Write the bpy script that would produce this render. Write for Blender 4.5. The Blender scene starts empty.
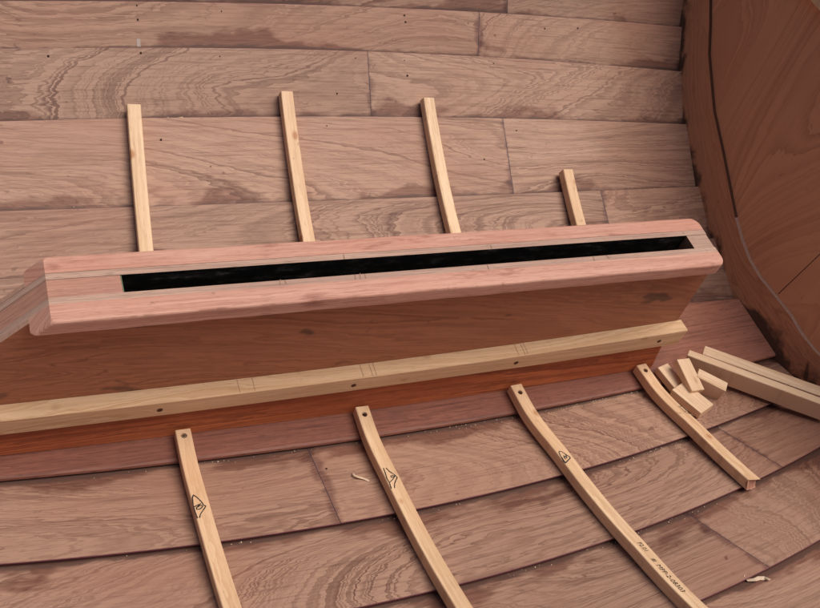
import bpy, bmesh, math, random
import numpy as np
from mathutils import Vector, Matrix

random.seed(7)
scene = bpy.context.scene
COL = scene.collection
Y0 = -0.03            # the hull's centreline

# ------------------------------------------------------------------ helpers
def new_mat(name):
    m = bpy.data.materials.new(name)
    m.use_nodes = True
    nt = m.node_tree
    for n in list(nt.nodes):
        nt.nodes.remove(n)
    return m, nt

class NT:
    """small wrapper to write node maths tersely"""
    def __init__(s, nt): s.nt = nt
    def n(s, t, **kw):
        x = s.nt.nodes.new(t)
        for k, v in kw.items(): setattr(x, k, v)
        return x
    def put(s, sock, v):
        if isinstance(v, bpy.types.NodeSocket): s.nt.links.new(v, sock)
        else: sock.default_value = v
    def m(s, op, a, b=None, c=None, clamp=False):
        x = s.n('ShaderNodeMath', operation=op); x.use_clamp = clamp
        s.put(x.inputs[0], a)
        if b is not None: s.put(x.inputs[1], b)
        if c is not None: s.put(x.inputs[2], c)
        return x.outputs[0]
    def sep(s, v):
        x = s.n('ShaderNodeSeparateXYZ'); s.put(x.inputs[0], v); return x.outputs
    def comb(s, a, b, c):
        x = s.n('ShaderNodeCombineXYZ')
        for i, v in enumerate((a, b, c)): s.put(x.inputs[i], v)
        return x.outputs[0]
    def noise(s, v, scale=1., detail=2., rough=.5, dist=0.):
        x = s.n('ShaderNodeTexNoise'); s.put(x.inputs['Vector'], v)
        x.inputs['Scale'].default_value = scale; x.inputs['Detail'].default_value = detail
        x.inputs['Roughness'].default_value = rough; x.inputs['Distortion'].default_value = dist
        return x.outputs['Fac']
    def sm(s, v, lo, hi):
        x = s.n('ShaderNodeMapRange', interpolation_type='SMOOTHSTEP')
        s.put(x.inputs[0], v); s.put(x.inputs[1], lo); s.put(x.inputs[2], hi)
        return x.outputs[0]
    def mix(s, f, a, b, bt='MIX'):
        x = s.n('ShaderNodeMix', data_type='RGBA', blend_type=bt)
        s.put(x.inputs[0], f)
        for i, v in ((6, a), (7, b)):
            s.put(x.inputs[i], v if isinstance(v, bpy.types.NodeSocket) else (*v[:3], 1.))
        return x.outputs[2]
    def ramp(s, f, stops):
        x = s.n('ShaderNodeValToRGB'); s.put(x.inputs[0], f)
        e = x.color_ramp.elements
        while len(e) < len(stops): e.new(.5)
        for q, (p, c) in zip(e, stops):
            q.position = p; q.color = (*c[:3], 1.)
        return x.outputs[0]
    def attr(s, name):
        x = s.n('ShaderNodeAttribute', attribute_name=name); return x.outputs['Vector']

def mul3(c, k): return tuple(x * k for x in c)

def wood(name, light, dark, fa=1.4, fc=6., bands=14., lin=0., rag=.35, mod=(.35, 1.), pores=.3,
         blot=None, rough=.55, solid=None, stain=None, bump=.12, det=2.2, trend=None, knots=None, spec=.35):
    """figured timber.  gco = (along, across, third axis + seed) in metres"""
    mat, nt = new_mat(name); N = NT(nt)
    g = N.attr('gco'); a, c, d = N.sep(g)
    big = N.noise(N.comb(N.m('MULTIPLY', a, fa), N.m('MULTIPLY', c, fc), d), 1., det, .42, .25)
    fine = N.noise(N.comb(N.m('MULTIPLY', a, 38.), N.m('MULTIPLY', c, 60.), d), 1., 3., .6)
    if solid:                                   # growth rings of a solid stick
        ox, oz, fr = solid
        cc = N.m('ADD', c, ox); dd = N.m('ADD', N.m('FRACT', d), oz)
        wob = N.m('MULTIPLY', N.m('SUBTRACT', big, .5), bands)
        H = N.m('ADD', N.m('MULTIPLY', N.m('SQRT', N.m('ADD', N.m('MULTIPLY', cc, cc), N.m('MULTIPLY', dd, dd))), fr), wob)
    else:
        H = N.m('ADD', N.m('MULTIPLY', big, bands), N.m('MULTIPLY', c, lin))
        if trend:                               # each sheet's figure runs its own way
            wn = N.n('ShaderNodeTexWhiteNoise', noise_dimensions='1D'); N.put(wn.inputs['W'], N.m('FLOOR', N.m('MULTIPLY', d, .35)))
            r1, r2, r3 = N.sep(wn.outputs['Color'])
            H = N.m('ADD', H, N.m('MULTIPLY', c, N.m('MULTIPLY', r1, trend[1])))
            H = N.m('ADD', H, N.m('MULTIPLY', a, N.m('MULTIPLY', N.m('SUBTRACT', r2, .5), trend[0])))
    jag = N.noise(N.comb(N.m('MULTIPLY', a, 16.), N.m('MULTIPLY', c, 130.), d), 1., 2., .55)
    H = N.m('ADD', H, N.m('ADD', N.m('MULTIPLY', N.m('SUBTRACT', fine, .5), rag * .5), N.m('MULTIPLY', N.m('SUBTRACT', jag, .5), rag)))
    n1d = N.n('ShaderNodeTexNoise', noise_dimensions='1D'); N.put(n1d.inputs['W'], N.m('ADD', N.m('MULTIPLY', H, .42), d)); n1d.inputs['Detail'].default_value = 1.
    H = N.m('ADD', H, N.m('MULTIPLY', N.m('SUBTRACT', n1d.outputs['Fac'], .5), 2.6))
    f = N.m('FRACT', H)
    wb = N.n('ShaderNodeTexWhiteNoise', noise_dimensions='1D'); N.put(wb.inputs['W'], N.m('ADD', N.m('FLOOR', H), .5))
    midc = tuple((l * .55 + k * .45) for l, k in zip(light, dark))
    ban = N.ramp(f, [(0., light), (.07, dark), (.2, tuple(l * .3 + k * .7 for l, k in zip(light, dark))), (.42, midc), (.72, light), (1., light)])
    st = N.noise(N.comb(N.m('MULTIPLY', a, 2.3), N.m('MULTIPLY', c, 9.), N.m('ADD', d, 5.3)), 1., 2., .5)
    mr = N.n('ShaderNodeMapRange'); N.put(mr.inputs[0], st)
    mr.inputs[1].default_value = .3; mr.inputs[2].default_value = .68
    mr.inputs[3].default_value = mod[0]; mr.inputs[4].default_value = mod[1]
    col = N.mix(N.m('MULTIPLY', mr.outputs[0], N.m('ADD', .42, N.m('MULTIPLY', wb.outputs['Value'], .68))), light, ban)
    tone = N.noise(N.comb(N.m('MULTIPLY', a, 1.7), N.m('MULTIPLY', c, 3.), N.m('ADD', d, 7.7)), 1., 2., .5)
    col = N.mix(N.m('MULTIPLY', N.sm(tone, .35, .7), .4), col, tuple(l * .6 + k * .4 for l, k in zip(light, dark)))
    # long soft streaks and short pores
    strk = N.noise(N.comb(N.m('MULTIPLY', a, 9.), N.m('MULTIPLY', c, 260.), d), 1., 2., .6)
    por = N.noise(N.comb(N.m('MULTIPLY', a, 55.), N.m('MULTIPLY', c, 1100.), d), 1., 1., .5)
    col = N.mix(N.m('MULTIPLY', N.sm(strk, .45, .75), pores), col, mul3(dark, .85))
    col = N.mix(N.m('MULTIPLY', N.sm(por, .56, .72), pores * .9), col, mul3(dark, .6))
    if blot:
        bl = N.noise(N.comb(N.m('MULTIPLY', a, 2.6), N.m('MULTIPLY', c, 5.), N.m('ADD', d, 2.1)), 1., 3., .55)
        col = N.mix(N.m('MULTIPLY', N.sm(bl, .42, .72), blot[1]), col, blot[0])
    if knots:
        v = N.n('ShaderNodeTexVoronoi', feature='F1')
        N.put(v.inputs['Vector'], N.comb(N.m('MULTIPLY', a, 15.), N.m('MULTIPLY', c, 26.), N.m('MULTIPLY', d, 6.)))
        v.inputs['Scale'].default_value = 1.
        kd = N.m('ADD', v.outputs['Distance'], N.m('MULTIPLY', N.m('SUBTRACT', fine, .5), .12))
        col = N.mix(N.m('MULTIPLY', N.m('SUBTRACT', 1., N.sm(kd, .06, .17)), knots[1]), col, knots[0])
    if stain:
        col = stain(N, col, a, c, d, fine)
    # scattered dirt so nothing is spotless
    dirt = N.noise(N.comb(N.m('MULTIPLY', a, 55.), N.m('MULTIPLY', c, 75.), N.m('ADD', d, 9.)), 1., 3., .6)
    col = N.mix(N.m('MULTIPLY', N.sm(dirt, .66, .78), .45), col, mul3(dark, .45))
    b = N.n('ShaderNodeBsdfPrincipled'); N.put(b.inputs['Base Color'], col)
    rr = N.n('ShaderNodeMapRange'); N.put(rr.inputs[0], strk)
    rr.inputs[3].default_value = rough - .1; rr.inputs[4].default_value = rough + .15
    N.put(b.inputs['Roughness'], rr.outputs[0])
    b.inputs['Specular IOR Level'].default_value = spec
    bp = N.n('ShaderNodeBump'); bp.inputs['Strength'].default_value = bump; bp.inputs['Distance'].default_value = .0006
    hgt = N.m('SUBTRACT', N.m('MULTIPLY', fine, .6), N.m('MULTIPLY', N.sm(por, .5, .7), .5))
    N.put(bp.inputs['Height'], hgt); N.put(b.inputs['Normal'], bp.outputs[0])
    o = N.n('ShaderNodeOutputMaterial'); nt.links.new(b.outputs[0], o.inputs[0])
    return mat

def flat(name, c, rough=.6, metal=0., var=.25, scale=300., spec=.4):
    mat, nt = new_mat(name); N = NT(nt)
    tc = N.n('ShaderNodeTexCoord').outputs['Object']
    n = N.noise(tc, scale, 3., .6)
    b = N.n('ShaderNodeBsdfPrincipled')
    N.put(b.inputs['Base Color'], N.mix(n, mul3(c, 1 - var), mul3(c, 1 + var)))
    b.inputs['Roughness'].default_value = rough; b.inputs['Metallic'].default_value = metal
    b.inputs['Specular IOR Level'].default_value = spec
    o = N.n('ShaderNodeOutputMaterial'); nt.links.new(b.outputs[0], o.inputs[0])
    return mat

# oil and glue that crept out along the laps and scarfs: pco = (from lower lap, from upper edge, from nearest scarf)
def hull_stain(N, col, a, c, d, fine):
    cl, du, jd = N.sep(N.attr('pco'))
    ns = N.noise(N.comb(N.m('MULTIPLY', a, 4.5), N.m('MULTIPLY', c, 9.), N.m('ADD', d, 3.)), 1., 4., .6)
    nf = N.noise(N.comb(N.m('MULTIPLY', a, 30.), N.m('MULTIPLY', c, 90.), d), 1., 3., .6)
    w = N.m('ADD', N.m('MULTIPLY', N.m('SUBTRACT', ns, .44), .22), N.m('MULTIPLY', N.m('SUBTRACT', nf, .5), .03))
    low = N.sm(N.m('SUBTRACT', N.m('ADD', w, .004), cl), -.003, .016)
    col = N.mix(N.m('MULTIPLY', low, .85), col, (.50, .37, .36), 'MULTIPLY')
    crumb = N.m('SUBTRACT', 1., N.sm(N.m('ADD', cl, N.m('ADD', N.m('MULTIPLY', N.m('SUBTRACT', nf, .5), .016), N.m('MULTIPLY', N.m('SUBTRACT', .55, ns), .02))), .003, .0095))
    col = N.mix(N.m('MULTIPLY', crumb, .85), col, (.105, .056, .044))
    # scarf joints: a fine blue-grey line and a smear of glue along part of it
    jw = N.m('ADD', N.m('MULTIPLY', N.m('SUBTRACT', ns, .43), .085), N.m('MULTIPLY', N.m('SUBTRACT', nf, .5), .02))
    jj = N.sm(N.m('SUBTRACT', jw, jd), -.003, .008)
    col = N.mix(N.m('MULTIPLY', jj, .8), col, (.48, .38, .42), 'MULTIPLY')
    jl = N.m('SUBTRACT', 1., N.sm(jd, .0003, N.m('ADD', .0012, N.m('MULTIPLY', nf, .002))))
    col = N.mix(N.m('MULTIPLY', jl, N.m('MULTIPLY', N.sm(nf, .3, .6), .6)), col, (.13, .085, .10))
    up = N.sm(N.m('SUBTRACT', N.m('ADD', N.m('MULTIPLY', N.m('SUBTRACT', ns, .6), .08), N.m('MULTIPLY', N.m('SUBTRACT', nf, .5), .012)), du), -.004, .01)
    col = N.mix(N.m('MULTIPLY', up, .7), col, (.55, .40, .40), 'MULTIPLY')
    bx, b2, b3 = N.sep(N.attr('bco'))
    gw = N.m('ADD', N.m('MULTIPLY', N.m('SUBTRACT', ns, .5), .09), N.m('ADD', .006, N.m('MULTIPLY', N.m('SUBTRACT', .02, N.m('MINIMUM', cl, .05)), .25)))
    goo = N.sm(N.m('SUBTRACT', N.m('ADD', gw, N.m('MULTIPLY', N.m('SUBTRACT', nf, .5), .012)), bx), -.004, .010)
    col = N.mix(N.m('MULTIPLY', goo, .9), col, (.30, .19, .17), 'MULTIPLY')
    red = N.sm(N.m('SUBTRACT', N.m('MULTIPLY', ns, .5), bx), -.06, .12)
    col = N.mix(N.m('MULTIPLY', red, .6), col, (.72, .56, .50), 'MULTIPLY')
    wn = N.n('ShaderNodeTexWhiteNoise', noise_dimensions='1D'); N.put(wn.inputs['W'], N.m('ADD', N.m('FLOOR', N.m('MULTIPLY', d, .35)), .25))
    col = N.mix(.8, col, N.mix(wn.outputs['Value'], (.80, .765, .755), (1.06, 1.03, 1.0)), 'MULTIPLY')
    sp = N.noise(N.comb(N.m('MULTIPLY', a, 24.), N.m('MULTIPLY', c, 38.), N.m('ADD', d, 8.)), 1., 3., .6)
    col = N.mix(N.m('MULTIPLY', N.sm(sp, .70, .74), .75), col, (.46, .34, .34), 'MULTIPLY')
    return col

def board_stain(N, col, a, c, d, fine):
    ns = N.noise(N.comb(N.m('MULTIPLY', a, 7.), N.m('MULTIPLY', c, 16.), d), 1., 4., .6)
    # the part alongside the case has been oiled and is much darker than the bare end by the bulkhead
    oil = N.sm(N.m('ADD', a, N.m('MULTIPLY', N.m('SUBTRACT', ns, .5), .12)), .90, .82)
    col = N.mix(N.m('MULTIPLY', oil, .9), col, (.60, .54, .56), 'MULTIPLY')
    return N.mix(N.m('MULTIPLY', N.sm(ns, .54, .7), .6), col, (.10, .042, .036))

# tar-like bedding squeezed out between planking and bulkhead: pco.x = distance in from the planking
def band_stain(N, col, a, c, d, fine):
    cl, du, jd = N.sep(N.attr('pco'))
    ns = N.noise(N.comb(N.m('MULTIPLY', a, 9.), N.m('MULTIPLY', c, 9.), N.m('ADD', d, 1.)), 1., 4., .6)
    w = N.m('ADD', N.m('MULTIPLY', N.m('SUBTRACT', ns, .5), .15), .016)
    w = N.m('ADD', w, N.m('MULTIPLY', N.m('SUBTRACT', fine, .5), .03))
    k = N.sm(N.m('SUBTRACT', w, cl), -.008, .014)
    col = N.mix(N.m('MULTIPLY', k, .88), col, (.030, .018, .014))
    drip = N.noise(N.comb(N.m('MULTIPLY', N.m('ADD', a, N.m('MULTIPLY', c, .9)), 42.), N.m('MULTIPLY', c, 6.), d), 1., 2., .5)
    return N.mix(N.m('MULTIPLY', N.sm(drip, .66, .72), .7), col, (.035, .018, .014))

def case_stain(N, col, a, c, d, fine):
    ns = N.noise(N.comb(N.m('MULTIPLY', a, 9.), N.m('MULTIPLY', c, 20.), d), 1., 3., .55)
    return N.mix(N.m('MULTIPLY', N.sm(ns, .64, .7), .7), col, (.06, .03, .024))

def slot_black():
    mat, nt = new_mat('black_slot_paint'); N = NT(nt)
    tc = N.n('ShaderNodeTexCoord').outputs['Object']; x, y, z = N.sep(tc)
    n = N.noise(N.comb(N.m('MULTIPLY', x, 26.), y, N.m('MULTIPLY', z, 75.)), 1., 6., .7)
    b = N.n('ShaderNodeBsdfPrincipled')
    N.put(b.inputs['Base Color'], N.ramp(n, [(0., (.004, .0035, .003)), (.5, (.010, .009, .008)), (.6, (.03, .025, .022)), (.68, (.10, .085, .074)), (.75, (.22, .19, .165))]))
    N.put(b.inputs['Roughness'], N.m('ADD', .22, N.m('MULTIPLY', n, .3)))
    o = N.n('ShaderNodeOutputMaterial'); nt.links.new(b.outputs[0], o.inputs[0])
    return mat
def rail_stain(N, col, a, c, d, fine):
    ns = N.noise(N.comb(N.m('MULTIPLY', a, 10.), N.m('MULTIPLY', c, 45.), d), 1., 4., .62)
    col = N.mix(N.m('MULTIPLY', N.sm(ns, .56, .68), .7), col, (.55, .40, .37), 'MULTIPLY')
    pl = N.noise(N.comb(N.m('MULTIPLY', a, 6.), N.m('MULTIPLY', c, 30.), N.m('ADD', d, 4.)), 1., 3., .6)
    return N.mix(N.m('MULTIPLY', N.sm(pl, .5, .75), .22), col, (.74, .48, .38))
M = dict(
    hull=wood('hull_plywood', (.470, .290, .207), (.150, .064, .046), 1.3, 3.8, 27., 0, .75, (.5, 1.), .42,
              ((.38, .19, .132), .45), .6, stain=hull_stain, det=1.3, trend=(45., 95.)),
    bulk=wood('bulkhead_plywood', (.66, .305, .160), (.42, .172, .088), 1.5, 2.4, 26., 14., .14, (.5, 1.), .12,
              ((.50, .205, .105), .4), .5, det=1.0),
    band=wood('bulkhead_frame_timber', (.54, .245, .128), (.36, .14, .070), 1.2, 12., 8., 20., .4, (.3, .9), .3,
              None, .5, stain=band_stain),
    case=wood('case_plywood', (.42, .165, .086), (.22, .076, .040), 1.0, 8., 14., 10., .4, (.3, .95), .35,
              ((.30, .115, .062), .4), .5, stain=case_stain),
    rail=wood('rail_meranti', (.60, .325, .243), (.36, .138, .092), .5, 40., 6., 90., .35, (.3, .9), .5,
              ((.50, .205, .14), .65), .6, bump=.25, stain=rail_stain),
    post=wood('post_timber', (.52, .27, .185), (.25, .105, .075), 1.6, 34., 10., 40., .7, (.4, 1.), .5,
              ((.36, .17, .14), .5), .65, bump=.2),
    plyedge=wood('plywood_edge', (.54, .35, .265), (.25, .14, .105), .8, 60., 4., 330., .9, (.6, 1.), .5,
                 ((.32, .18, .145), .6), .7, bump=.25),
    log=wood('red_log_timber', (.56, .168, .064), (.16, .040, .020), .8, 30., 9., 50., .6, (.5, 1.), .6,
             ((.32, .075, .03), .6), .5),
    board=wood('bottom_board_timber', (.42, .168, .108), (.16, .055, .036), .8, 30., 12., 60., .8, (.5, 1.), .65,
               ((.27, .095, .066), .6), .55, stain=board_stain),
    pine=wood('pine_batten', (.80, .565, .36), (.50, .265, .125), .5, 12., 2.2, 0, .3, (.5, 1.), .34,
              ((.66, .36, .20), .45), .55, solid=(.03, .02, 300.), knots=((.40, .15, .05), .8)),
    bead=wood('pale_pine', (.69, .475, .295), (.46, .25, .115), 1.3, 14., 10., 22., .35, (.35, 1.), .28,
              ((.64, .39, .215), .35), .55, knots=((.36, .17, .07), .5)),
    sawn=wood('sawn_softwood', (.81, .585, .40), (.58, .34, .185), 1.3, 16., 8., 30., .3, (.4, 1.), .3,
              ((.68, .46, .27), .35), .6, knots=((.40, .20, .09), .5)),
    bare=flat('light_pencil', (.46, .30, .18), .8, 0, .3, 1500.),
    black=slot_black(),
    edge=flat('glue_stained_edge', (.15, .048, .055), .6, 0, .5, 120.),
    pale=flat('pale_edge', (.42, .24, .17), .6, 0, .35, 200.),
    hole=flat('dark_hole', (.04, .020, .014), .9, spec=.1),
    seam=flat('dark_seam_and_shade', (.10, .042, .026), .9, spec=.1),
    filler=flat('grey_filler', (.44, .35, .30), .8, 0, .25, 400.),
    ink=flat('black_ink', (.022, .016, .014), .7, 0, .5, 900.),
    faint=flat('faded_pencil', (.30, .18, .11), .7, 0, .5, 1500.),
    blue=flat('faded_blue_ink', (.20, .15, .17), .7, 0, .5, 1500.),
    steel=flat('screw_metal', (.30, .22, .15), .4, .7),
    chip=flat('wood_chips', (.62, .47, .34), .7, 0, .3, 700.),
)

class MB:
    """collects geometry with gco / pco attributes and material slots"""
    def __init__(s): s.v = []; s.g = []; s.p = []; s.b = []; s.f = []; s.mi = []
    def vert(s, co, g=(0, 0, 0), p=(1, 1, 1), b=(1, 1, 1)):
        s.b.append(tuple(map(float, b)))
        s.v.append(tuple(map(float, co))); s.g.append(tuple(map(float, g))); s.p.append(tuple(map(float, p))); return len(s.v) - 1
    def face(s, ids, m=0): s.f.append(tuple(ids)); s.mi.append(m)
    def build(s, name, mats, parent=None, smooth=False, fix=True):
        me = bpy.data.meshes.new(name)
        off = Vector(parent.matrix_world.translation) if parent else Vector((0, 0, 0))
        if parent: off = WLOC[parent.name]
        me.from_pydata([tuple(Vector(c) - off) for c in s.v], [], s.f)
        for nm, dat in (('gco', s.g), ('pco', s.p), ('bco', s.b)):
            at = me.attributes.new(nm, 'FLOAT_VECTOR', 'POINT')
            at.data.foreach_set('vector', [x for t in dat for x in t])
        for m in (mats if isinstance(mats, (list, tuple)) else [mats]): me.materials.append(m)
        me.polygons.foreach_set('material_index', s.mi)
        if fix:
            bm = bmesh.new(); bm.from_mesh(me); bmesh.ops.recalc_face_normals(bm, faces=bm.faces); bm.to_mesh(me); bm.free()
        if smooth: me.polygons.foreach_set('use_smooth', [True] * len(me.polygons))
        me.update()
        o = bpy.data.objects.new(name, me); COL.objects.link(o)
        if parent: o.parent = parent
        WLOC[o.name] = off.copy()
        return o

WLOC = {}
def thing(name, loc, label, cat, group=None):
    o = bpy.data.objects.new(name, None); COL.objects.link(o); o.location = loc
    o.empty_display_size = .05
    WLOC[o.name] = Vector(loc)
    tag(o, label, cat, group); return o
def tag(o, label=None, cat=None, group=None, kind=None):
    if label: o['label'] = label
    if cat: o['category'] = cat
    if group: o['group'] = group
    if kind: o['kind'] = kind
    return o

def loft(mb, rings, m=0, caps=(True, True), closed=True, fm=None):
    """rings: lists of vertex ids; fm: material per profile segment"""
    n = len(rings[0])
    for r0, r1 in zip(rings, rings[1:]):
        for i in range(n if closed else n - 1):
            j = (i + 1) % n
            mb.face((r0[i], r0[j], r1[j], r1[i]), fm[i] if fm else m)
    if closed:
        if caps[0]: mb.face(tuple(rings[0][::-1]), m if not fm else fm[0])
        if caps[1]: mb.face(tuple(rings[-1]), m if not fm else fm[0])

# ------------------------------------------------------------------ hull form
SN = np.array([0, .09, .2, .3, .39, .5, .6, .75, .9]); SZ = np.array([0, .002, .030, .062, .1, .158, .235, .40, .60])
def _slopes():
    h = np.diff(SN); dl = np.diff(SZ) / h; m = np.zeros(len(SN)); m[0] = 0; m[-1] = dl[-1]
    for i in range(1, len(SN) - 1): m[i] = 2 * dl[i - 1] * dl[i] / (dl[i - 1] + dl[i])
    return m
SM = _slopes()
def S(s):
    s = min(max(s, 0.), .899); i = int(np.searchsorted(SN, s, 'right') - 1); h = SN[i + 1] - SN[i]; t = (s - SN[i]) / h
    return float((2*t**3-3*t*t+1)*SZ[i] + (t**3-2*t*t+t)*h*SM[i] + (-2*t**3+3*t*t)*SZ[i+1] + (t**3-t*t)*h*SM[i+1])
def rock(x): return .045 * (min(max(x, -.5), 1.3) - .35) ** 2
def quad(pts):
    p = np.polyfit([q[0] for q in pts], [q[1] for q in pts], 2)
    return lambda x: float(np.polyval(p, min(max(x, -.45), 1.25)))
n0 = quad([(-.234, .0861), (-.034, .0884), (.225, .0962), (.46, .0929), (.77, .0889), (1.011, .0783), (1.091, .0629)])
f1 = quad([(-.202, .3247), (.226, .3252), (.753, .3247), (1.119, .3053)])
f2 = quad([(-.19, .4529), (.25, .4675), (.786, .4548), (1.117, .4309)])
f3 = quad([(-.181, .5486), (.262, .565), (.803, .5532), (1.127, .5276)])
f4 = quad([(-.175, .6042), (.268, .6209), (.809, .6187), (1.131, .5989)])
fa = quad([(-.2, .222), (.4, .226), (1.095, .1983)])
n1 = quad([(-.241, .2126), (.091, .2383), (.499, .2328), (.644, .2175), (.785, .2026), (.979, .1731)])
n2 = quad([(-.25, .345), (.068, .3626), (.412, .3719), (.799, .3198), (.995, .2783)])
n3 = quad([(-.25, .462), (.15, .492), (.577, .4872), (.819, .4418), (1.0, .397)])
n4 = lambda x: n3(x) + .105
n5 = lambda x: n3(x) + .20
n6 = lambda x: n3(x) + .29
FAR = [n0, fa, f1, f2, f3, f4, lambda x: f4(x) + .08, lambda x: f4(x) + .155, lambda x: f4(x) + .225, lambda x: f4(x) + .28]
n7 = lambda x: n3(x) + .36
NEAR = [n0, n1, n2, n3, n4, n5, n6, n7]
X0, X1 = -.85, 1.20
T = .0075
LAP = .02

hull = thing('boat_hull', (.35, Y0, 0), 'lapstrake plywood inside of a wooden boat under construction, pinkish brown planks stained along their laps', 'boat hull')

HOLES = [(0.028, 0.58), (0.028, 0.565), (0.028, 0.522), (0.502, 0.585), (0.504, 0.577), (0.496, 0.523), (0.499, 0.501), (-0.113, 0.512),
         (0.157, 0.522), (0.166, 0.58), (0.401, 0.525), (0.332, 0.422), (0.709, 0.407), (0.798, 0.571), (0.68, 0.519), (0.873, 0.571),
         (.919, 0.507), (.12, .36), (.19, -.17), (.045, .40), (.63, .36), (.36, .475)]
def plank_section(edges, i, x):
    """keel-side point and upper point (s,z) of strake i's inner face, its direction and outward normal"""
    B = np.array([edges[i](x), S(edges[i](x))])
    A = np.array([edges[i - 1](x), S(edges[i - 1](x))])
    if i == 1: npv, t = np.array([0., -1.]), .0085
    else:
        P = np.array([edges[i - 2](x), S(edges[i - 2](x))]); dp = (A - P) / np.linalg.norm(A - P)
        npv, t = np.array([dp[1], -dp[0]]), T
    A = A + npv * (t + .0005)
    L = np.linalg.norm(B - A); d = (B - A) / L
    return A, B, d, np.array([d[1], -d[0]]), L

def strake(edges, side, i, xa, xb, seed):
    """xa, xb = (x at lower edge, x at upper edge) of the two ends"""
    mb = MB(); rings = []
    nst = max(4, int((xb[0] - xa[0]) / .03))
    for k in range(nst + 1):
        t = k / nst; ring = []
        for (v, dn, bev) in ((None, 0, 0), (0, 0, 0), (.33, 0, 0), (.67, 0, 0), (1, 0, .0008), (1, .0009, 0), (1, T, 0), (0, T, 0), (None, T, 0)):
            vv = 0 if v is None else v
            x = (1 - t) * (xa[0] * (1 - vv) + xa[1] * vv) + t * (xb[0] * (1 - vv) + xb[1] * vv)
            A, B, d, n, L = plank_section(edges, i, x)
            q = A - d * LAP if v is None else A + d * (L * v - bev)
            q = q + n * dn
            if dn and v == 1: q = q - d * (.004 * (dn / T) - .0003)
            cpos = -LAP if v is None else L * v
            jd = min(abs(t) * (xb[0] - xa[0]), (1 - t) * (xb[0] - xa[0]))
            if xa[0] <= X0 + .001: jd = (1 - t) * (xb[0] - xa[0])
            if xb[0] >= X1 - .001: jd = t * (xb[0] - xa[0]) if xa[0] > X0 + .001 else 1.
            ring.append(mb.vert((x, Y0 + side * q[0], q[1] + rock(x)), (x + seed * 3.7, cpos, seed * 11.3 + dn * 20), (cpos, L - cpos, jd), (1.085 + .17 * (q[1] + rock(x)) - x, 0, 0)))
        rings.append(ring)
    loft(mb, rings, fm=[0, 0, 0, 0, 1, 1, 0, 0, 0])
    # nail holes and filler dabs in this strake
    def disc(x, y, r, m, asp=1.):
        A, B, d, n, L = plank_section(edges, i, x)
        s = abs(y - Y0)
        if not (min(A[0], B[0]) + .004 < s < max(A[0], B[0]) - .004): return
        if (y > Y0) != (side > 0): return
        v = (s - A[0]) / (B[0] - A[0]); ce = A + (B - A) * v - n * .0004
        ids = []
        r *= random.uniform(.55, 1.05) if m == 2 else 1.
        nq = 4 if m == 3 else 9
        for q in range(nq):
            an = (q + (.5 if m == 3 else 0)) * math.tau / nq; rr = r * random.uniform(.8, 1.2)
            du = math.cos(an) * rr; dv = math.sin(an) * rr * asp
            w = ce + d * dv
            ids.append(mb.vert((x + du, Y0 + side * w[0], w[1] + rock(x)), (x, 0, 0)))
        mb.face(ids, m)
    for (hx, hy) in HOLES:
        if xa[0] < hx < xb[0]: disc(hx, hy, .0019, 2)
    for (hx, hy) in ((.027, .5405), (.504, .5385)):
        if xa[0] < hx < xb[0]: disc(hx, hy, .0046, 3, 2.2)
    return mb.build('plank', [M['hull'], M['edge'], M['hole'], M['filler']], hull)

# scarf positions per strake: list of (x at lower edge, x at upper edge)
SC = {(1, 2): [(.863, .864)], (1, 3): [(.679, .684)], (1, 4): [(.422, .425)], (1, 5): [(.652, .656)], (1, 6): [(.72, .72)],
      (-1, 1): [(.177, .175)], (-1, 2): [(.86, .894)], (-1, 3): [(.68, .706)], (-1, 4): [(.2, .2)]}
sd = 1
for side, ed in ((1, FAR), (-1, NEAR)):
    for i in range(1, len(ed)):
        cuts = [(X0, X0)] + SC.get((side, i), []) + [(X1, X1)]
        for (a, b) in zip(cuts, cuts[1:]):
            g = .0003
            strake(ed, side, i, (a[0] + g, a[1] + g), (b[0] - g, b[1] - g), sd); sd += 1

# bottom board: the flat reddish strake in the middle
mb = MB(); rings = []
nx = 70
for k in range(nx + 1):
    x = X0 + (X1 - X0) * k / nx; ring = []
    for (v, z) in ((-.965, -.0085), (-1, -.0042), (-.985, -.0012), (-.945, 0), (0, 0), (.945, 0), (.985, -.0012), (1, -.0042), (.965, -.0085)):
        s = n0(x) * v
        ring.append(mb.vert((x, Y0 + s, S(n0(x)) + rock(x) + z), (x, s, 4.2 + z * 8)))
    rings.append(ring)
loft(mb, rings, fm=[1, 0, 0, 0, 0, 0, 0, 1, 0])
tag(mb.build('bottom_board', [M['board'], M['edge']], hull), 'flat reddish bottom board with dark oil stains')
BZ = lambda x: S(.09) + rock(x)

# ------------------------------------------------------------------ bulkhead
RX = rock(1.09)
XB = lambda z: 1.085 + .17 * z
bh = thing('bulkhead', (1.09, Y0, RX), 'tall brown plywood bulkhead closing the right end of the hull, black goo along its edge', 'bulkhead')
ZT = .478
mb = MB(); cols = []
ys = np.linspace(-.86, .80, 84)
for y in ys:
    zb = min(S(abs(y - Y0)) + RX - .02, ZT - .004); c = []
    for dx in (0, .012):
        for z in (zb, ZT): c.append(mb.vert((XB(z) + dx, y, z), (z * .95 + y * .25, y - z * .2, 7.7)))
    cols.append(c)
for a, b in zip(cols, cols[1:]):
    mb.face((a[0], b[0], b[1], a[1])); mb.face((a[2], a[3], b[3], b[2])); mb.face((a[1], b[1], b[3], a[3])); mb.face((a[0], a[2], b[2], b[0]))
mb.face((cols[0][0], cols[0][1], cols[0][3], cols[0][2])); mb.face((cols[-1][0], cols[-1][2], cols[-1][3], cols[-1][1]))
mb.build('panel', M['bulk'], bh)
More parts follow.
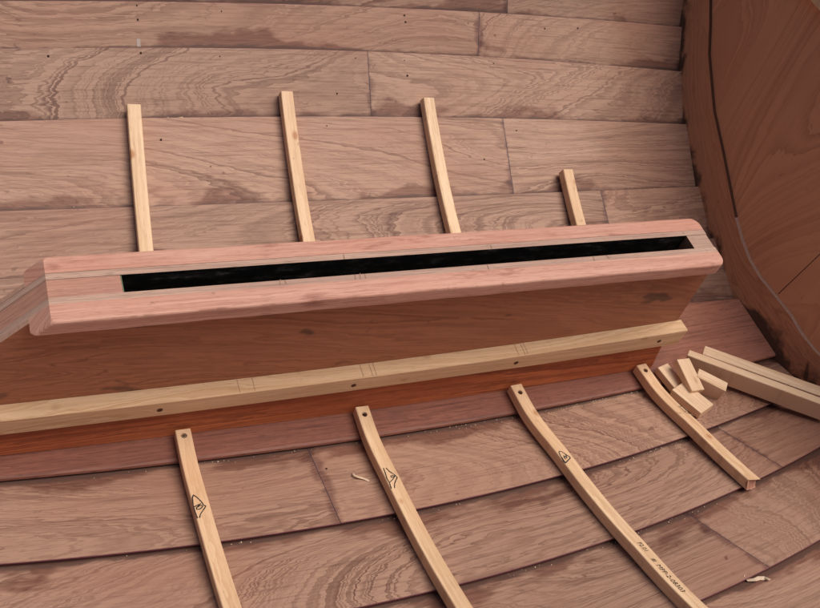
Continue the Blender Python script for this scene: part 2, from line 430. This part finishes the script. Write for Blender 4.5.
# centreline seam cover: a thin scribed line
mb = MB()
r = [mb.vert((XB(z) - .0004, y, z)) for (y, z) in ((-.0108, .094), (-.0092, .094), (-.0095, .40), (-.0105, .40))]
mb.face(r); mb.build('scribed_line', M['seam'], bh)
# framing strip round the edge
PAIR = [(.76, (.668, .4779)), (.69, (.622, .420)), (.606, (.555, .341)), (.555, (.511, .306)), (.506, (.469, .270)), (.45, (.413, .235)), (.406, (.369, .208)), (.34, (.30, .178)),
        (.275, (.25, .155)), (.21, (.205, .134)), (.168, (.165, .116)), (.117, (.122, .100)), (.07, (.078, .089)), (.03, (.035, .0865)), (0, (.0, .0895))]
prs = PAIR + [(Y0 * 2 - o, (Y0 * 2 - iy, iz + .004)) for o, (iy, iz) in PAIR[::-1]]
mb = MB(); rings = []; arc = 0; last = None
for (oy, (iy, iz)) in prs:
    oz = S(abs(oy - Y0)) + RX - .015; oz = min(oz, ZT - .003)
    o = Vector((0, oy, oz)); q = Vector((0, iy, iz)); L = (q - o).length; u = (q - o) / L
    if last: arc += (o - last).length
    last = o; ring = []
    for (l, dx) in ((0, .0005), (0, -.006), (L * .5, -.006), (L - .0012, -.006), (L, -.0045), (L, .0005)):
        w = o + u * l
        ring.append(mb.vert((XB(w.z) + dx, w.y, w.z), (arc, l, 3.3), (l - .012, 1, 1)))
    rings.append(ring)
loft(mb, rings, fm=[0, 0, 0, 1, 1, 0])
for q, f in enumerate(mb.f):                    # light painted in: edge pale where it faces up, dark on upper runs
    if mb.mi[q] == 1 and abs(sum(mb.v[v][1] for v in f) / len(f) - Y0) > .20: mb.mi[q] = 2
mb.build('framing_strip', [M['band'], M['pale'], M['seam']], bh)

def box(mb, c, ax, hl, seed=0., bev=.0008, mi=0, gax=0):
    """bevelled box: centre c, axes ax (3 unit vectors), half sizes hl; grain runs along ax[gax]"""
    bm = bmesh.new(); bmesh.ops.create_cube(bm, size=2.)
    for v in bm.verts: v.co = Vector((v.co.x * hl[0], v.co.y * hl[1], v.co.z * hl[2]))
    if bev: bmesh.ops.bevel(bm, geom=list(bm.edges), offset=bev, segments=1, affect='EDGES')
    bm.verts.index_update(); base = len(mb.v)
    for v in bm.verts:
        l = list(v.co); gl = l[gax:] + l[:gax]
        w = Vector(c) + ax[0] * l[0] + ax[1] * l[1] + ax[2] * l[2]
        mb.vert(w, (gl[0] + seed * 2.3, gl[1], gl[2] + seed + .5))
    for f in bm.faces: mb.face([base + v.index for v in f.verts], mi)
    bm.free()
EX, EY, EZ = Vector((1, 0, 0)), Vector((0, 1, 0)), Vector((0, 0, 1))
mb = MB(); box(mb, (XB(.5) - .004, -.03, .502), (EY, EX, EZ), (.80, .022, .0235), 5, .002)
mb.build('top_beam', M['bead'], bh)

# ------------------------------------------------------------------ centreboard case
case = thing('centreboard_case', (.32, Y0, BZ(.32)), 'long slotted centreboard case with pink capping rails standing on the bottom of the boat', 'centreboard case')
ZC = .286
# plywood sides: the lining that shows at the top, and the thicker panel outside it, under the rail
def side(name, ya, yb, out, mats, seed):
    mb = MB(); fo = []
    for p, q in zip(out, out[1:] + out[:1]):
        for j in range(12): fo.append((p[0] + (q[0] - p[0]) * j / 12, p[1] + (q[1] - p[1]) * j / 12))
    # ya faces outward
    ro = [mb.vert((x, ya, z), (x, z * .9 + x * .13, seed)) for x, z in fo]
    ri = [mb.vert((x, yb, z), (x, z, seed)) for x, z in fo]
    eo = [mb.vert((x, ya, z), (x + z, ya, seed + 1)) for x, z in fo]; ei = [mb.vert((x, yb, z), (x + z, yb, seed + 1)) for x, z in fo]
    mb.face(ro, 0); mb.face(ri[::-1], 2)
    for i in range(len(fo)):
        j = (i + 1) % len(fo); mb.face((eo[i], eo[j], ei[j], ei[i]), 1)
    mb.build(name, mats, case)
ZR = ZC - .0224
for sg, k in ((-1, 0), (1, 1)):
    yy = lambda w: Y0 + sg * w
    side('lining_panel', yy(.0230), yy(.0135), [(.826, .058), (.8035, ZC), (-.165, ZC), (-.395, ZC - .23), (-.40, .045)], [M['case'], M['plyedge'], M['black']], 2.2 + k)
    side('side_panel', yy(.0300), yy(.0233), [(.8262, .058), (.8062, ZR), (-.1878, ZR), (-.3952, ZC - .2302), (-.401, .045)], [M['case'], M['pale'], M['case']], 4.2 + k)
# posts closing the two ends
def prism(mb, poly, ya, yb, seed, mats):
    a = [mb.vert((x, ya, z), (x, ya, seed)) for x, z in poly]; b = [mb.vert((x, yb, z), (x, yb, seed)) for x, z in poly]
    mb.face(a, 0); mb.face(b[::-1], 0)
    for i in range(len(poly)):
        j = (i + 1) % len(poly)
        c = [mb.vert(*(lambda w: (w, (w[0], w[1], seed)))(mb.v[q])) for q in (a[i], a[j], b[j], b[i])]
        mb.face(c, mats[i])
mb = MB(); prism(mb, [(-.083, .05), (-.083, ZC - .0004), (-.165, ZC - .0004), (-.39, ZC - .2254), (-.395, .05)], -.0433, -.0167, 6.1, [1, 0, 0, 0, 0])
tag(mb.build('end_post', [M['post'], M['black']], case), 'long sloping end post with a sawn top')
mb = MB(); prism(mb, [(.822, .06), (.8025, ZC - .0004), (.764, ZC - .0004), (.764, .06)], -.0433, -.0167, 8.1, [0, 0, 1, 0])
mb.build('end_post', [M['plyedge'], M['case']], case)
# green hardened glue sliver at the left end of the slot
mb = MB(); box(mb, (-.0822, -.030, ZC - .004), (EX, EY, EZ), (.0005, .0128, .0035), 1, 0)
mb.build('glue_line', flat('green_glue', (.13, .17, .10), .4), case)
# capping rails
def rail(y_in, y_out, seed):
    """straight bar, rounded at the right end, cut back at 45 degrees at the left"""
    sg = 1 if y_out > y_in else -1
    mb = MB(); rings = []
    R = .013; xr = .8032; hz = .0222; zt = ZC + .0004; RL = .006
    st = []
    for q in range(7): a = math.pi / 2 * q / 6; st.append((xr - R + R * math.cos(a), R - R * math.sin(a)))
    for q in range(1, 60): st.append((xr - R + (-.165 + RL - xr + R) * q / 60, 0))
    for q in range(0, 7): a = math.pi / 2 * q / 6; st.append((-.165 + RL - RL * math.sin(a), RL - RL * math.cos(a)))
    for x, inset in st:
        k = min(1, max(0, (.0 - x) / .12))
        yo = y_out - sg * inset; ring = []
        wob = .0003 * math.sin(x * 41 + seed) + .0002 * math.sin(x * 97)
        for (y, dz) in ((y_in, 0), ((y_in + yo) / 2, 0), (yo - sg * .0030, 0), (yo - sg * .0012, .0007), (yo - sg * .0002, .0022), (yo, .0045), (yo, hz - .0015), (yo - sg * .0015, hz), (y_in, hz)):
            ring.append(mb.vert((x - dz * k, y + (wob if y != y_in else 0), zt - dz), (x + seed, y - dz * .8 * sg, seed * 5)))
        rings.append(ring)
    loft(mb, rings)
    mb.build('cap_rail', M['rail'], case)
rail(-.0532, -.0800, 1.1); rail(-.0068, .0193, 2.4)
# pale bead along the foot of the case, over a red bed log
def lz(x): return .067 + .03 * (x - .13) ** 2
def bzf(x): return .100 + .045 * (x - .13) ** 2
def bzb(x): return .1010 + .040 * (x - .13) ** 2
for (yi, yo, yl) in ((-.0603, -.0835, -.0800), (.0003, .0235, .0200)):
    sg = 1 if yo > yi else -1
    mb = MB(); rings = []
    for k in range(61):
        x = -.85 + (.815 + .85) * k / 60; ring = []
        zb = BZ(x) + .0006; zt = lz(x)
        for (y, z) in ((yi, zb), (yi, zt), (yl - sg * .0145, zt), (yl - sg * .0135, zt - .001), (yl, zb + .0005), (yl - sg * .0005, zb)):
            ring.append(mb.vert((x, y, z), (x, z, 9.1 + y)))
        rings.append(ring)
    loft(mb, rings); mb.build('bed_log', M['log'], case)
    mb = MB(); rings = []
    for k in range(61):
        x = -.85 + (.827 + .85) * k / 60; ring = []
        zb = lz(x) + .0020
        for (y, z) in ((yi, zb), (yi, bzb(x)), (yo - sg * .0012, bzf(x)), (yo, bzf(x) - .0012), (yo, zb + .001), (yo - sg * .001, zb)):
            ring.append(mb.vert((x, y, z), (x, z + y * .6, 1.4 + y)))
        rings.append(ring)
    loft(mb, rings)
    if sg < 0:
        for hx in (.24, .509, -.034, .78):
            hz_ = (bzf(hx) + lz(hx)) / 2; ids = []
            for q in range(10):
                a = q * math.tau / 10; ids.append(mb.vert((hx + .0040 * math.cos(a), yo - .0003, hz_ + .0040 * math.sin(a))))
            mb.face(ids, 1)
    mb.build('ledge_strip', [M['bead'], M['seam']], case)

def mark(pts, m='faint'):
    mb = MB(); mb.face([mb.vert(p) for p in pts]); mb.build('pencil_mark', M[m], case, fix=False)
for (x, yy_, w, lean) in ((.105, -.047, .0045, .3), (.112, -.047, .003, -.1), (.205, -.0478, .004, .2), (.212, -.047, .0045, .25), (.219, -.0475, .0035, .1), (.40, -.048, .0045, .1), (.575, -.0478, .004, .2), (.60, -.047, .0035, -.2), (.20, -.012, .004, .1), (.42, -.012, .003, .2)):
    z = ZC + .0005
    mark([(x + dx + lean * dy, yy_ + dy, z) for dx, dy in ((-.0007, -w), (.0007, -w), (.0005, w), (-.0005, w))])
for x in (.072, .093, .252, .266, .272, .508, .519, .524):
    a, b, zf = bzb(x), bzf(x), lz(x) + .004
    mark([(x - .0003, -.0610, a + .0006), (x + .0003, -.0610, a + .0006), (x + .0003, -.0822, b + .0006), (x - .0003, -.0822, b + .0006)], 'bare')

# ------------------------------------------------------------------ battens
BW, BH = .0105, .0185        # half width, thickness
def xlin(pts):
    py = [p[0] for p in pts][::-1]; px = [p[1] for p in pts][::-1]
    if py[0] > py[-1]: py, px = py[::-1], px[::-1]
    def f(y):
        if y < py[0]: return px[0] + (y - py[0]) * (px[1] - px[0]) / (py[1] - py[0])
        if y > py[-1]: return px[-1] + (y - py[-1]) * (px[-1] - px[-2]) / (py[-1] - py[-2])
        return float(np.interp(y, py, px))
    return f
def btop(x, y): return S(abs(y - Y0)) + rock(x) + .0210

def batten(xf, ya, yb, label, seed, screw=None, hole_y=None, ink=None, text=None, broken=False, faint=False):
    dirn = 1 if yb > ya else -1
    root = thing('wooden_batten', (xf((ya + yb) / 2), (ya + yb) / 2, btop(xf((ya + yb) / 2), (ya + yb) / 2) - BH), label, 'batten', 'pine battens laid across the planks on both sides of the case')
    n = max(12, int(abs(yb - ya) / .008)); arc = 0
    cs = [Vector((xf(y), y, btop(xf(y), y))) for y in np.linspace(ya, yb, n + 1)]
    mb = MB(); rings = []
    prof = [(-BW + .001, 0), (0, 0), (BW - .001, 0), (BW, -.001), (BW, -BH * .45), (BW, -BH + .001), (BW - .001, -BH), (0, -BH), (-BW + .001, -BH), (-BW, -BH + .001), (-BW, -BH * .45), (-BW, -.001)]
    for k, c in enumerate(cs):
        a = cs[max(0, k - 1)]; b = cs[min(n, k + 1)]; t = (b - a).normalized()
        side = t.cross(EZ).normalized() * (1 if dirn < 0 else -1)     # across the batten
        if side.x < 0: side = -side
        up = side.cross(t).normalized(); up = up if up.z > 0 else -up
        if k: arc += (c - cs[k - 1]).length
        ring = []
        for q, (u, w) in enumerate(prof):
            p = c + side * u + up * w; e = 0
            if broken and k == n:
                e = [-.001, .002, .004, .005, -.004, -.001, .001, .002, .001, .000, -.005, -.002][q]
            p = p + t * e
            ring.append(mb.vert(p, (arc + seed * 1.7, u, w + .5 + seed)))
        rings.append(ring)
    loft(mb, rings)
    if broken: mb.mi[-1] = 1
    body = mb.build('strip', [M['pine'], M['post']], root)
    if hole_y is not None:                     # countersunk hole, with or without its screw
        x = xf(hole_y); z = btop(x, hole_y)
        cb = bmesh.new(); bmesh.ops.create_cone(cb, cap_ends=True, segments=20, radius1=.0038, radius2=.0045, depth=.008)
        cm = bpy.data.meshes.new('cutter'); 
        for v in cb.verts: v.co += Vector((x, hole_y, z)) - WLOC[body.name]
        cb.to_mesh(cm); cb.free(); cm.materials.append(M['pine'])
        co = bpy.data.objects.new('cutter', cm); COL.objects.link(co)
        co.location = WLOC[body.name]
        md = body.modifiers.new('b', 'BOOLEAN'); md.operation = 'DIFFERENCE'; md.object = co; md.solver = 'EXACT'
        bpy.context.view_layer.update()
        dg = bpy.context.evaluated_depsgraph_get(); me = bpy.data.meshes.new_from_object(body.evaluated_get(dg))
        body.modifiers.clear(); body.data = me; bpy.data.objects.remove(co)
        m2 = MB(); r = .0035; top = z - (.0008 if screw else .0026); ids = []
        for ring_r, dz in ((r, -.0006), (r * .8, 0), (r * .2, .0001)):
            ids.append([m2.vert((x + ring_r * math.cos(a), hole_y + ring_r * math.sin(a), top + dz)) for a in np.linspace(0, math.tau, 13)[:-1]])
        loft(m2, ids, caps=(False, False)); m2.face(ids[-1])
        for an in (.6, .6 + math.pi / 2):      # the cross slot
            u = Vector((math.cos(an), math.sin(an), 0)); w = Vector((-u.y, u.x, 0)); c0 = Vector((x, hole_y, top + .0003))
            m2.face([m2.vert(c0 + u * .0016 * i + w * .0004 * j) for i, j in ((-1, -1), (1, -1), (1, 1), (-1, 1))], 1)
        m2.build('screw', [M['steel'] if screw else M['hole'], M['hole']], root, fix=False)
    def stroke(m2, pts, wd):
        P = []
        for (a, b) in zip(pts, pts[1:]):
            L = math.hypot(b[0] - a[0], b[1] - a[1]); k = max(1, int(L / .0015))
            for j in range(k): P.append((a[0] + (b[0] - a[0]) * j / k, a[1] + (b[1] - a[1]) * j / k))
        P.append(pts[-1]); prev = None
        for j, (px, py) in enumerate(P):
            a = P[max(0, j - 1)]; b = P[min(len(P) - 1, j + 1)]; dx, dy = b[0] - a[0], b[1] - a[1]; L = math.hypot(dx, dy) or 1
            w = wd * random.uniform(.75, 1.25); nx_, ny_ = -dy / L * w, dx / L * w
            cur = [m2.vert((px + s * nx_, py + s * ny_, btop(px, py + s * ny_) + .00035)) for s in (1, -1)]
            if prev: m2.face((prev[0], prev[1], cur[1], cur[0]))
            prev = cur
    if ink:
        m2 = MB()
        for s in ink: stroke(m2, s, .00072)
        m2.build('ink_mark', M['faint' if faint else 'ink'], root, fix=False)
    if text:
        m2 = MB()
        for (body_t, y_s, size, xo) in text:
            cu = bpy.data.curves.new('lettering', 'FONT'); cu.body = body_t; cu.size = size; cu.resolution_u = 2
            to = bpy.data.objects.new('lettering', cu); COL.objects.link(to)
            bpy.context.view_layer.update()
            me = bpy.data.meshes.new_from_object(to.evaluated_get(bpy.context.evaluated_depsgraph_get()))
            base = len(m2.v)
            for v in me.vertices:
                y = y_s - v.co.x - v.co.y * .15; x = xf(y) + xo + v.co.y
                m2.vert((x, y, btop(x, y) + .0004))
            for p in me.polygons: m2.face([base + q for q in p.vertices])
            bpy.data.objects.remove(to)
        m2.build('lettering', M['ink'], root, fix=False)
    return root

INK1 = [[(-0.0101, -0.2334), (-0.011, -0.2247), (-0.0112, -0.2138), (-0.0092, -0.1987), (-0.007, -0.1943), (-0.004, -0.1982), (0.0003, -0.2074), (0.0021, -0.2148)],
        [(-0.0104, -0.2144), (-0.0063, -0.2126), (-0.0008, -0.2109)],
        [(-0.0028, -0.2121), (-0.0079, -0.2165), (-0.0081, -0.2192), (-0.0044, -0.2196), (0.0001, -0.2165), (-0.0002, -0.2139), (-0.0031, -0.2137), (-0.0062, -0.2159)],
        [(0.0021, -0.2148), (0.0044, -0.2162), (-0.0008, -0.2224), (-0.0054, -0.2279), (-0.0075, -0.2334)]]
INK2 = [[(0.2597, -0.1998), (0.2584, -0.2099), (0.2569, -0.2195), (0.2573, -0.2278), (0.2565, -0.2333), (0.256, -0.2388)],
        [(0.2633, -0.2005), (0.2653, -0.2076), (0.2699, -0.215), (0.272, -0.221), (0.2679, -0.2256), (0.2637, -0.2312), (0.2606, -0.2385)],
        [(0.2694, -0.2181), (0.2665, -0.216), (0.2633, -0.2174), (0.2644, -0.2194), (0.2681, -0.2196)], [(0.2694, -0.2181), (0.2645, -0.223), (0.2573, -0.2278)]]
INK3 = [[(0.5351, -0.2278), (0.5333, -0.2379), (0.5326, -0.246), (0.5331, -0.25), (0.5407, -0.2457), (0.5462, -0.2424), (0.547, -0.2399), (0.5439, -0.235), (0.5406, -0.2274), (0.537, -0.2262), (0.5351, -0.2278)],
        [(0.539, -0.235), (0.5376, -0.2409), (0.5387, -0.2433)], [(0.5432, -0.2347), (0.5409, -0.2418)], [(0.5388, -0.2369), (0.5425, -0.24)], [(0.534, -0.2379), (0.5337, -0.249), (0.5407, -0.2452)]]
INK4 = [[(0.7964, -0.1791), (0.7993, -0.1955), (0.8073, -0.2049)], [(0.7986, -0.1795), (0.8041, -0.1837), (0.8052, -0.191), (0.7957, -0.1948)]]

batten(xlin([(-.087, .001), (-.237, -.001), (-.374, -.002)]), -.0835, -.60, 'near batten with a screw in its head and a pointed ink doodle around a loop', 1, True, -.094, INK1)
batten(xlin([(-.089, .268), (-.242, .265), (-.445, .261)]), -.0835, -.60, 'near batten with brown knots and an open scribbled arrow in ink', 2, False, -.098, INK2)
batten(xlin([(-.085, .5355), (-.234, .542), (-.415, .5445), (-.527, .541)]), -.0835, -.62, 'near batten with a small inked triangle and a line of handwritten figures', 3, False, -.099, INK3,
       [('P2.01', -.4100, .0080, -.0015), ('#', -.4400, .0095, -.003), ('MPP-2-08303', -.4510, .0090, -.0035)])
batten(xlin([(-.082, .783), (-.236, .797), (-.347, .805)]), -.082, -.350, 'short near batten with a ragged lower end beside the offcuts', 4, False, -.095, INK4, broken=True, faint=True)
batten(lambda y: .006 + (y - .436) * .045, .028, .437, 'far batten with one dark nail hole near its top, left of the others', 5)
batten(lambda y: .262 + (y - .461) * .02, .028, .461, 'far batten with a yellowish sawn top end, longest of the far row', 6)
batten(lambda y: .528 + (y - .452) * .004, .028, .452, 'far batten with a reddish chipped top end, between the tallest and the shortest', 7)
batten(lambda y: .790 + (y - .316) * .04, .028, .317, 'stubby far batten barely rising above the case near the bulkhead', 8)

# ------------------------------------------------------------------ loose timber
def timber(name, A, d, n, w, h, L, seed, label, cat, group):
    """A = front top left corner, d = run, n = across (horizontal)"""
    d = d.normalized(); n = (n - d * n.dot(d)).normalized(); u = d.cross(n).normalized()
    if u.z < 0: u = -u
    c = A + d * (L / 2) + n * (w / 2) - u * (h / 2)
    mb = MB(); box(mb, c, (d, n, u), (L / 2, w / 2, h / 2), seed, .0009)
    o = mb.build(name, M['sawn'])
    return tag(o, label, cat, group)
DV = Vector((.156, -.161, .051)); NV = Vector((.718, .696, 0))
timber('timber_length', Vector((.871, -.0855, .0460)), DV, NV, .0155, .036, .245, 31, 'pale sawn timber on edge leaning toward the bulkhead, the front one of two', 'timber', 'two loose timbers by the bulkhead')
timber('timber_length', Vector((.902, -.0880, .0475)), DV + Vector((.003, .004, -.002)), NV, .0235, .034, .222, 34, 'wider pale timber lying behind the one on edge, nearest the bulkhead', 'timber', 'two loose timbers by the bulkhead')
G = 'offcuts piled on the bottom board'
def block(c, dx, tilt, hl, seed, label, roll=0.):
    d = Vector(dx).normalized(); d = Vector((d.x, d.y, tilt)).normalized()
    n = EZ.cross(d).normalized(); u = d.cross(n)
    R = Matrix.Rotation(roll, 3, d); n = R @ n; u = R @ u
    mb = MB(); box(mb, Vector(c), (d, n, u), hl, seed, .0007)
    return tag(mb.build('offcut', M['sawn']), label, 'offcut', G)
block((.837, -.1665, .0345), (.021, -.059), .16, (.031, .0185, .0075), 41, 'flat square offcut in front of the pile, lying against the shortest near batten')
block((.8505, -.126, .0435), (-.001, -.060), -.10, (.031, .0135, .0070), 42, 'narrow offcut lying on top of the pile')
block((.833, -.1130, .0200), (.006, -.026), 0., (.026, .0130, .0072), 43, 'lowest offcut, mostly hidden under the others at the back of the pile')
block((.8870, -.1440, .0350), (.034, -.032), .02, (.027, .0105, .0165), 44, 'offcut standing on edge with its sawn end facing out, beside the timbers')

# ------------------------------------------------------------------ shavings, splinter, sawdust
def hullz(x, y):
    side = 1 if y > Y0 else -1; ed = FAR if side > 0 else NEAR; s = abs(y - Y0)
    if s < n0(x): return S(n0(x)) + rock(x)
    for i in range(1, len(ed)):
        if s < ed[i](x):
            A, B, d, n, L = plank_section(ed, i, x); v = (s - A[0]) / (B[0] - A[0]); return A[1] + (B[1] - A[1]) * v + rock(x)
    return S(s) + rock(x)
def ribbon(name, pts, wd, label, cat, mat='chip'):
    """curled thin shaving: pts = (x, y, height)"""
    mb = MB(); rings = []
    C = [Vector((x, y, hullz(x, y) + h)) for x, y, h in pts]
    for j, c in enumerate(C):
        t = (C[min(len(C) - 1, j + 1)] - C[max(0, j - 1)]).normalized()
        s = t.cross(EZ).normalized(); s = (s + EZ * .5 * math.sin(j * .9)).normalized(); u = s.cross(t)
        w = wd * (.5 + .5 * math.sin(math.pi * (j + .6) / (len(C) + .2)))
        rings.append([mb.vert(c + s * w * a + u * .0003 * b) for a, b in ((-1, -1), (1, -1), (1, 1), (-1, 1))])
    loft(mb, rings)
    return tag(mb.build(name, M[mat]), label, cat)
ribbon('wood_shaving', [(.659, -.494, .001), (.664, -.500, .003), (.672, -.503, .0045), (.681, -.502, .003), (.688, -.504, .002), (.690, -.508, .004), (.686, -.509, .006)], .0028, 'curled pale shaving on a near plank at lower right', 'shaving')
ribbon('wood_shaving', [(.2245, -.187, .001), (.222, -.192, .0045), (.2265, -.197, .004), (.234, -.200, .002), (.241, -.206, .001)], .0018, 'small bent shaving on a near plank left of the scribbled batten', 'shaving')
mb = MB(); box(mb, (.077, .437, hullz(.077, .437) + .003), (Vector((.98, .17, .03)).normalized(), Vector((-.17, .98, 0)).normalized(), EZ), (.0095, .0013, .0010), 3, .0003)
tag(mb.build('wood_splinter', M['bead']), 'straight pale splinter caught on the lap beside the leftmost far batten', 'splinter')

mb = MB()
def flake(x, y, r):
    z = hullz(x, y) + .0004; a0 = random.uniform(0, 6.28); b = len(mb.v)
    k = random.choice((3, 4, 5)); asp = random.uniform(.35, 1.)
    lo = [mb.vert((x + r * math.cos(a0 + q * math.tau / k), y + r * asp * math.sin(a0 + q * math.tau / k), z)) for q in range(k)]
    hi = [mb.vert((x + r * .8 * math.cos(a0 + q * math.tau / k), y + r * .8 * asp * math.sin(a0 + q * math.tau / k), z + r * random.uniform(.3, .9))) for q in range(k)]
    loft(mb, [lo, hi])
for (ed, side, cl) in ((n0, -1, [(.62, .07, 26), (.74, .05, 34), (.52, .09, 18), (.33, .12, 16), (.05, .10, 14)]), (n1, -1, [(.77, .05, 26), (.62, .05, 12), (.28, .05, 16), (.02, .04, 12)]),
                       (n2, -1, [(.60, .06, 22), (.73, .05, 14), (.45, .08, 12)]), (f1, 1, [(-.05, .1, 8), (.5, .3, 10)]), (f2, 1, [(.3, .35, 10)])):
    for (cx, sx, n) in cl:
        for q in range(n):
            x = random.gauss(cx, sx); y = Y0 + side * (ed(x) + abs(random.gauss(.0015, .0035)) + .0006)
            flake(x, y, random.uniform(.0004, .0013))
for q in range(170):
    x = random.uniform(-.2, 1.02); s = random.uniform(.09, .50) ; flake(x, Y0 - s, random.uniform(.00025, .0008))
for q in range(50): flake(random.gauss(.79, .05), Y0 - random.gauss(.235, .02), random.uniform(.0003, .0010))
for q in range(70):
    x = random.uniform(-.15, 1.05); flake(x, Y0 + random.uniform(.18, .60), random.uniform(.0003, .0008))
tag(mb.build('sawdust', M['chip'], fix=False), 'pale sawdust crumbs scattered along the plank laps', 'sawdust', kind='stuff')

# plain yard ground under the hull
mb = MB(); mb.face([mb.vert((x, y, -.42)) for x, y in ((-150, -150), (150, -150), (150, 150), (-150, 150))])
tag(mb.build('ground', flat('grey_ground', (.22, .20, .17), .9, 0, .35, 4.)), kind='structure')

# ------------------------------------------------------------------ camera and light
cam = bpy.data.cameras.new('camera'); co = bpy.data.objects.new('camera', cam); COL.objects.link(co)
f, vk, vt, cpt = 930., (2500., 110.), (-120., -1000.), np.array([410., 304.])
k = np.array([vk[0] - cpt[0], -(vk[1] - cpt[1]), f]); k /= np.linalg.norm(k)
t = np.array([vt[0] - cpt[0], -(vt[1] - cpt[1]), f]); t -= k * (t @ k); t /= np.linalg.norm(t)
u = np.cross(k, t); u = u if u[1] > 0 else -u
R = np.array([k, t, u])                                  # world rows, columns right / up / forward
r0 = np.array([(180 - 410) / f, -(430 - 304) / f, 1.])
C = np.array((0, -.075, .012)) - R @ (r0 * 1.30)
mw = Matrix(((R[0, 0], R[0, 1], -R[0, 2], C[0]), (R[1, 0], R[1, 1], -R[1, 2], C[1]), (R[2, 0], R[2, 1], -R[2, 2], C[2]), (0, 0, 0, 1)))
co.matrix_world = mw
cam.sensor_width = 36.; cam.lens = 36. * f / 820.
cam.clip_start = .02; cam.clip_end = 500.
scene.camera = co

w = bpy.data.worlds.new('World'); scene.world = w; w.use_nodes = True
nt = w.node_tree; bg = nt.nodes['Background']
sky = nt.nodes.new('ShaderNodeTexSky'); sky.sky_type = 'NISHITA'; sky.sun_disc = False
EL, AZ = math.radians(70), math.radians(100)              # azimuth clockwise from +Y
sky.sun_elevation = EL; sky.sun_rotation = AZ; sky.air_density = 1.; sky.dust_density = 4.; sky.ozone_density = .6
nt.links.new(sky.outputs[0], bg.inputs[0]); bg.inputs[1].default_value = .06
sun = bpy.data.lights.new('sun', 'SUN'); so = bpy.data.objects.new('sun', sun); COL.objects.link(so)
sun.energy = 2.5; sun.angle = math.radians(42); sun.color = (1., .93, .83)
sdir = Vector((math.sin(AZ) * math.cos(EL), math.cos(AZ) * math.cos(EL), math.sin(EL)))
so.rotation_euler = (-sdir).to_track_quat('-Z', 'Y').to_euler()
so.location = sdir * 3

scene.render.engine = 'CYCLES'
scene.cycles.max_bounces = 8; scene.cycles.diffuse_bounces = 5
scene.view_settings.view_transform = 'Standard'; scene.view_settings.look = 'None'
scene.view_settings.exposure = .27; scene.view_settings.gamma = 1.
scene.render.resolution_x = 1024; scene.render.resolution_y = 759
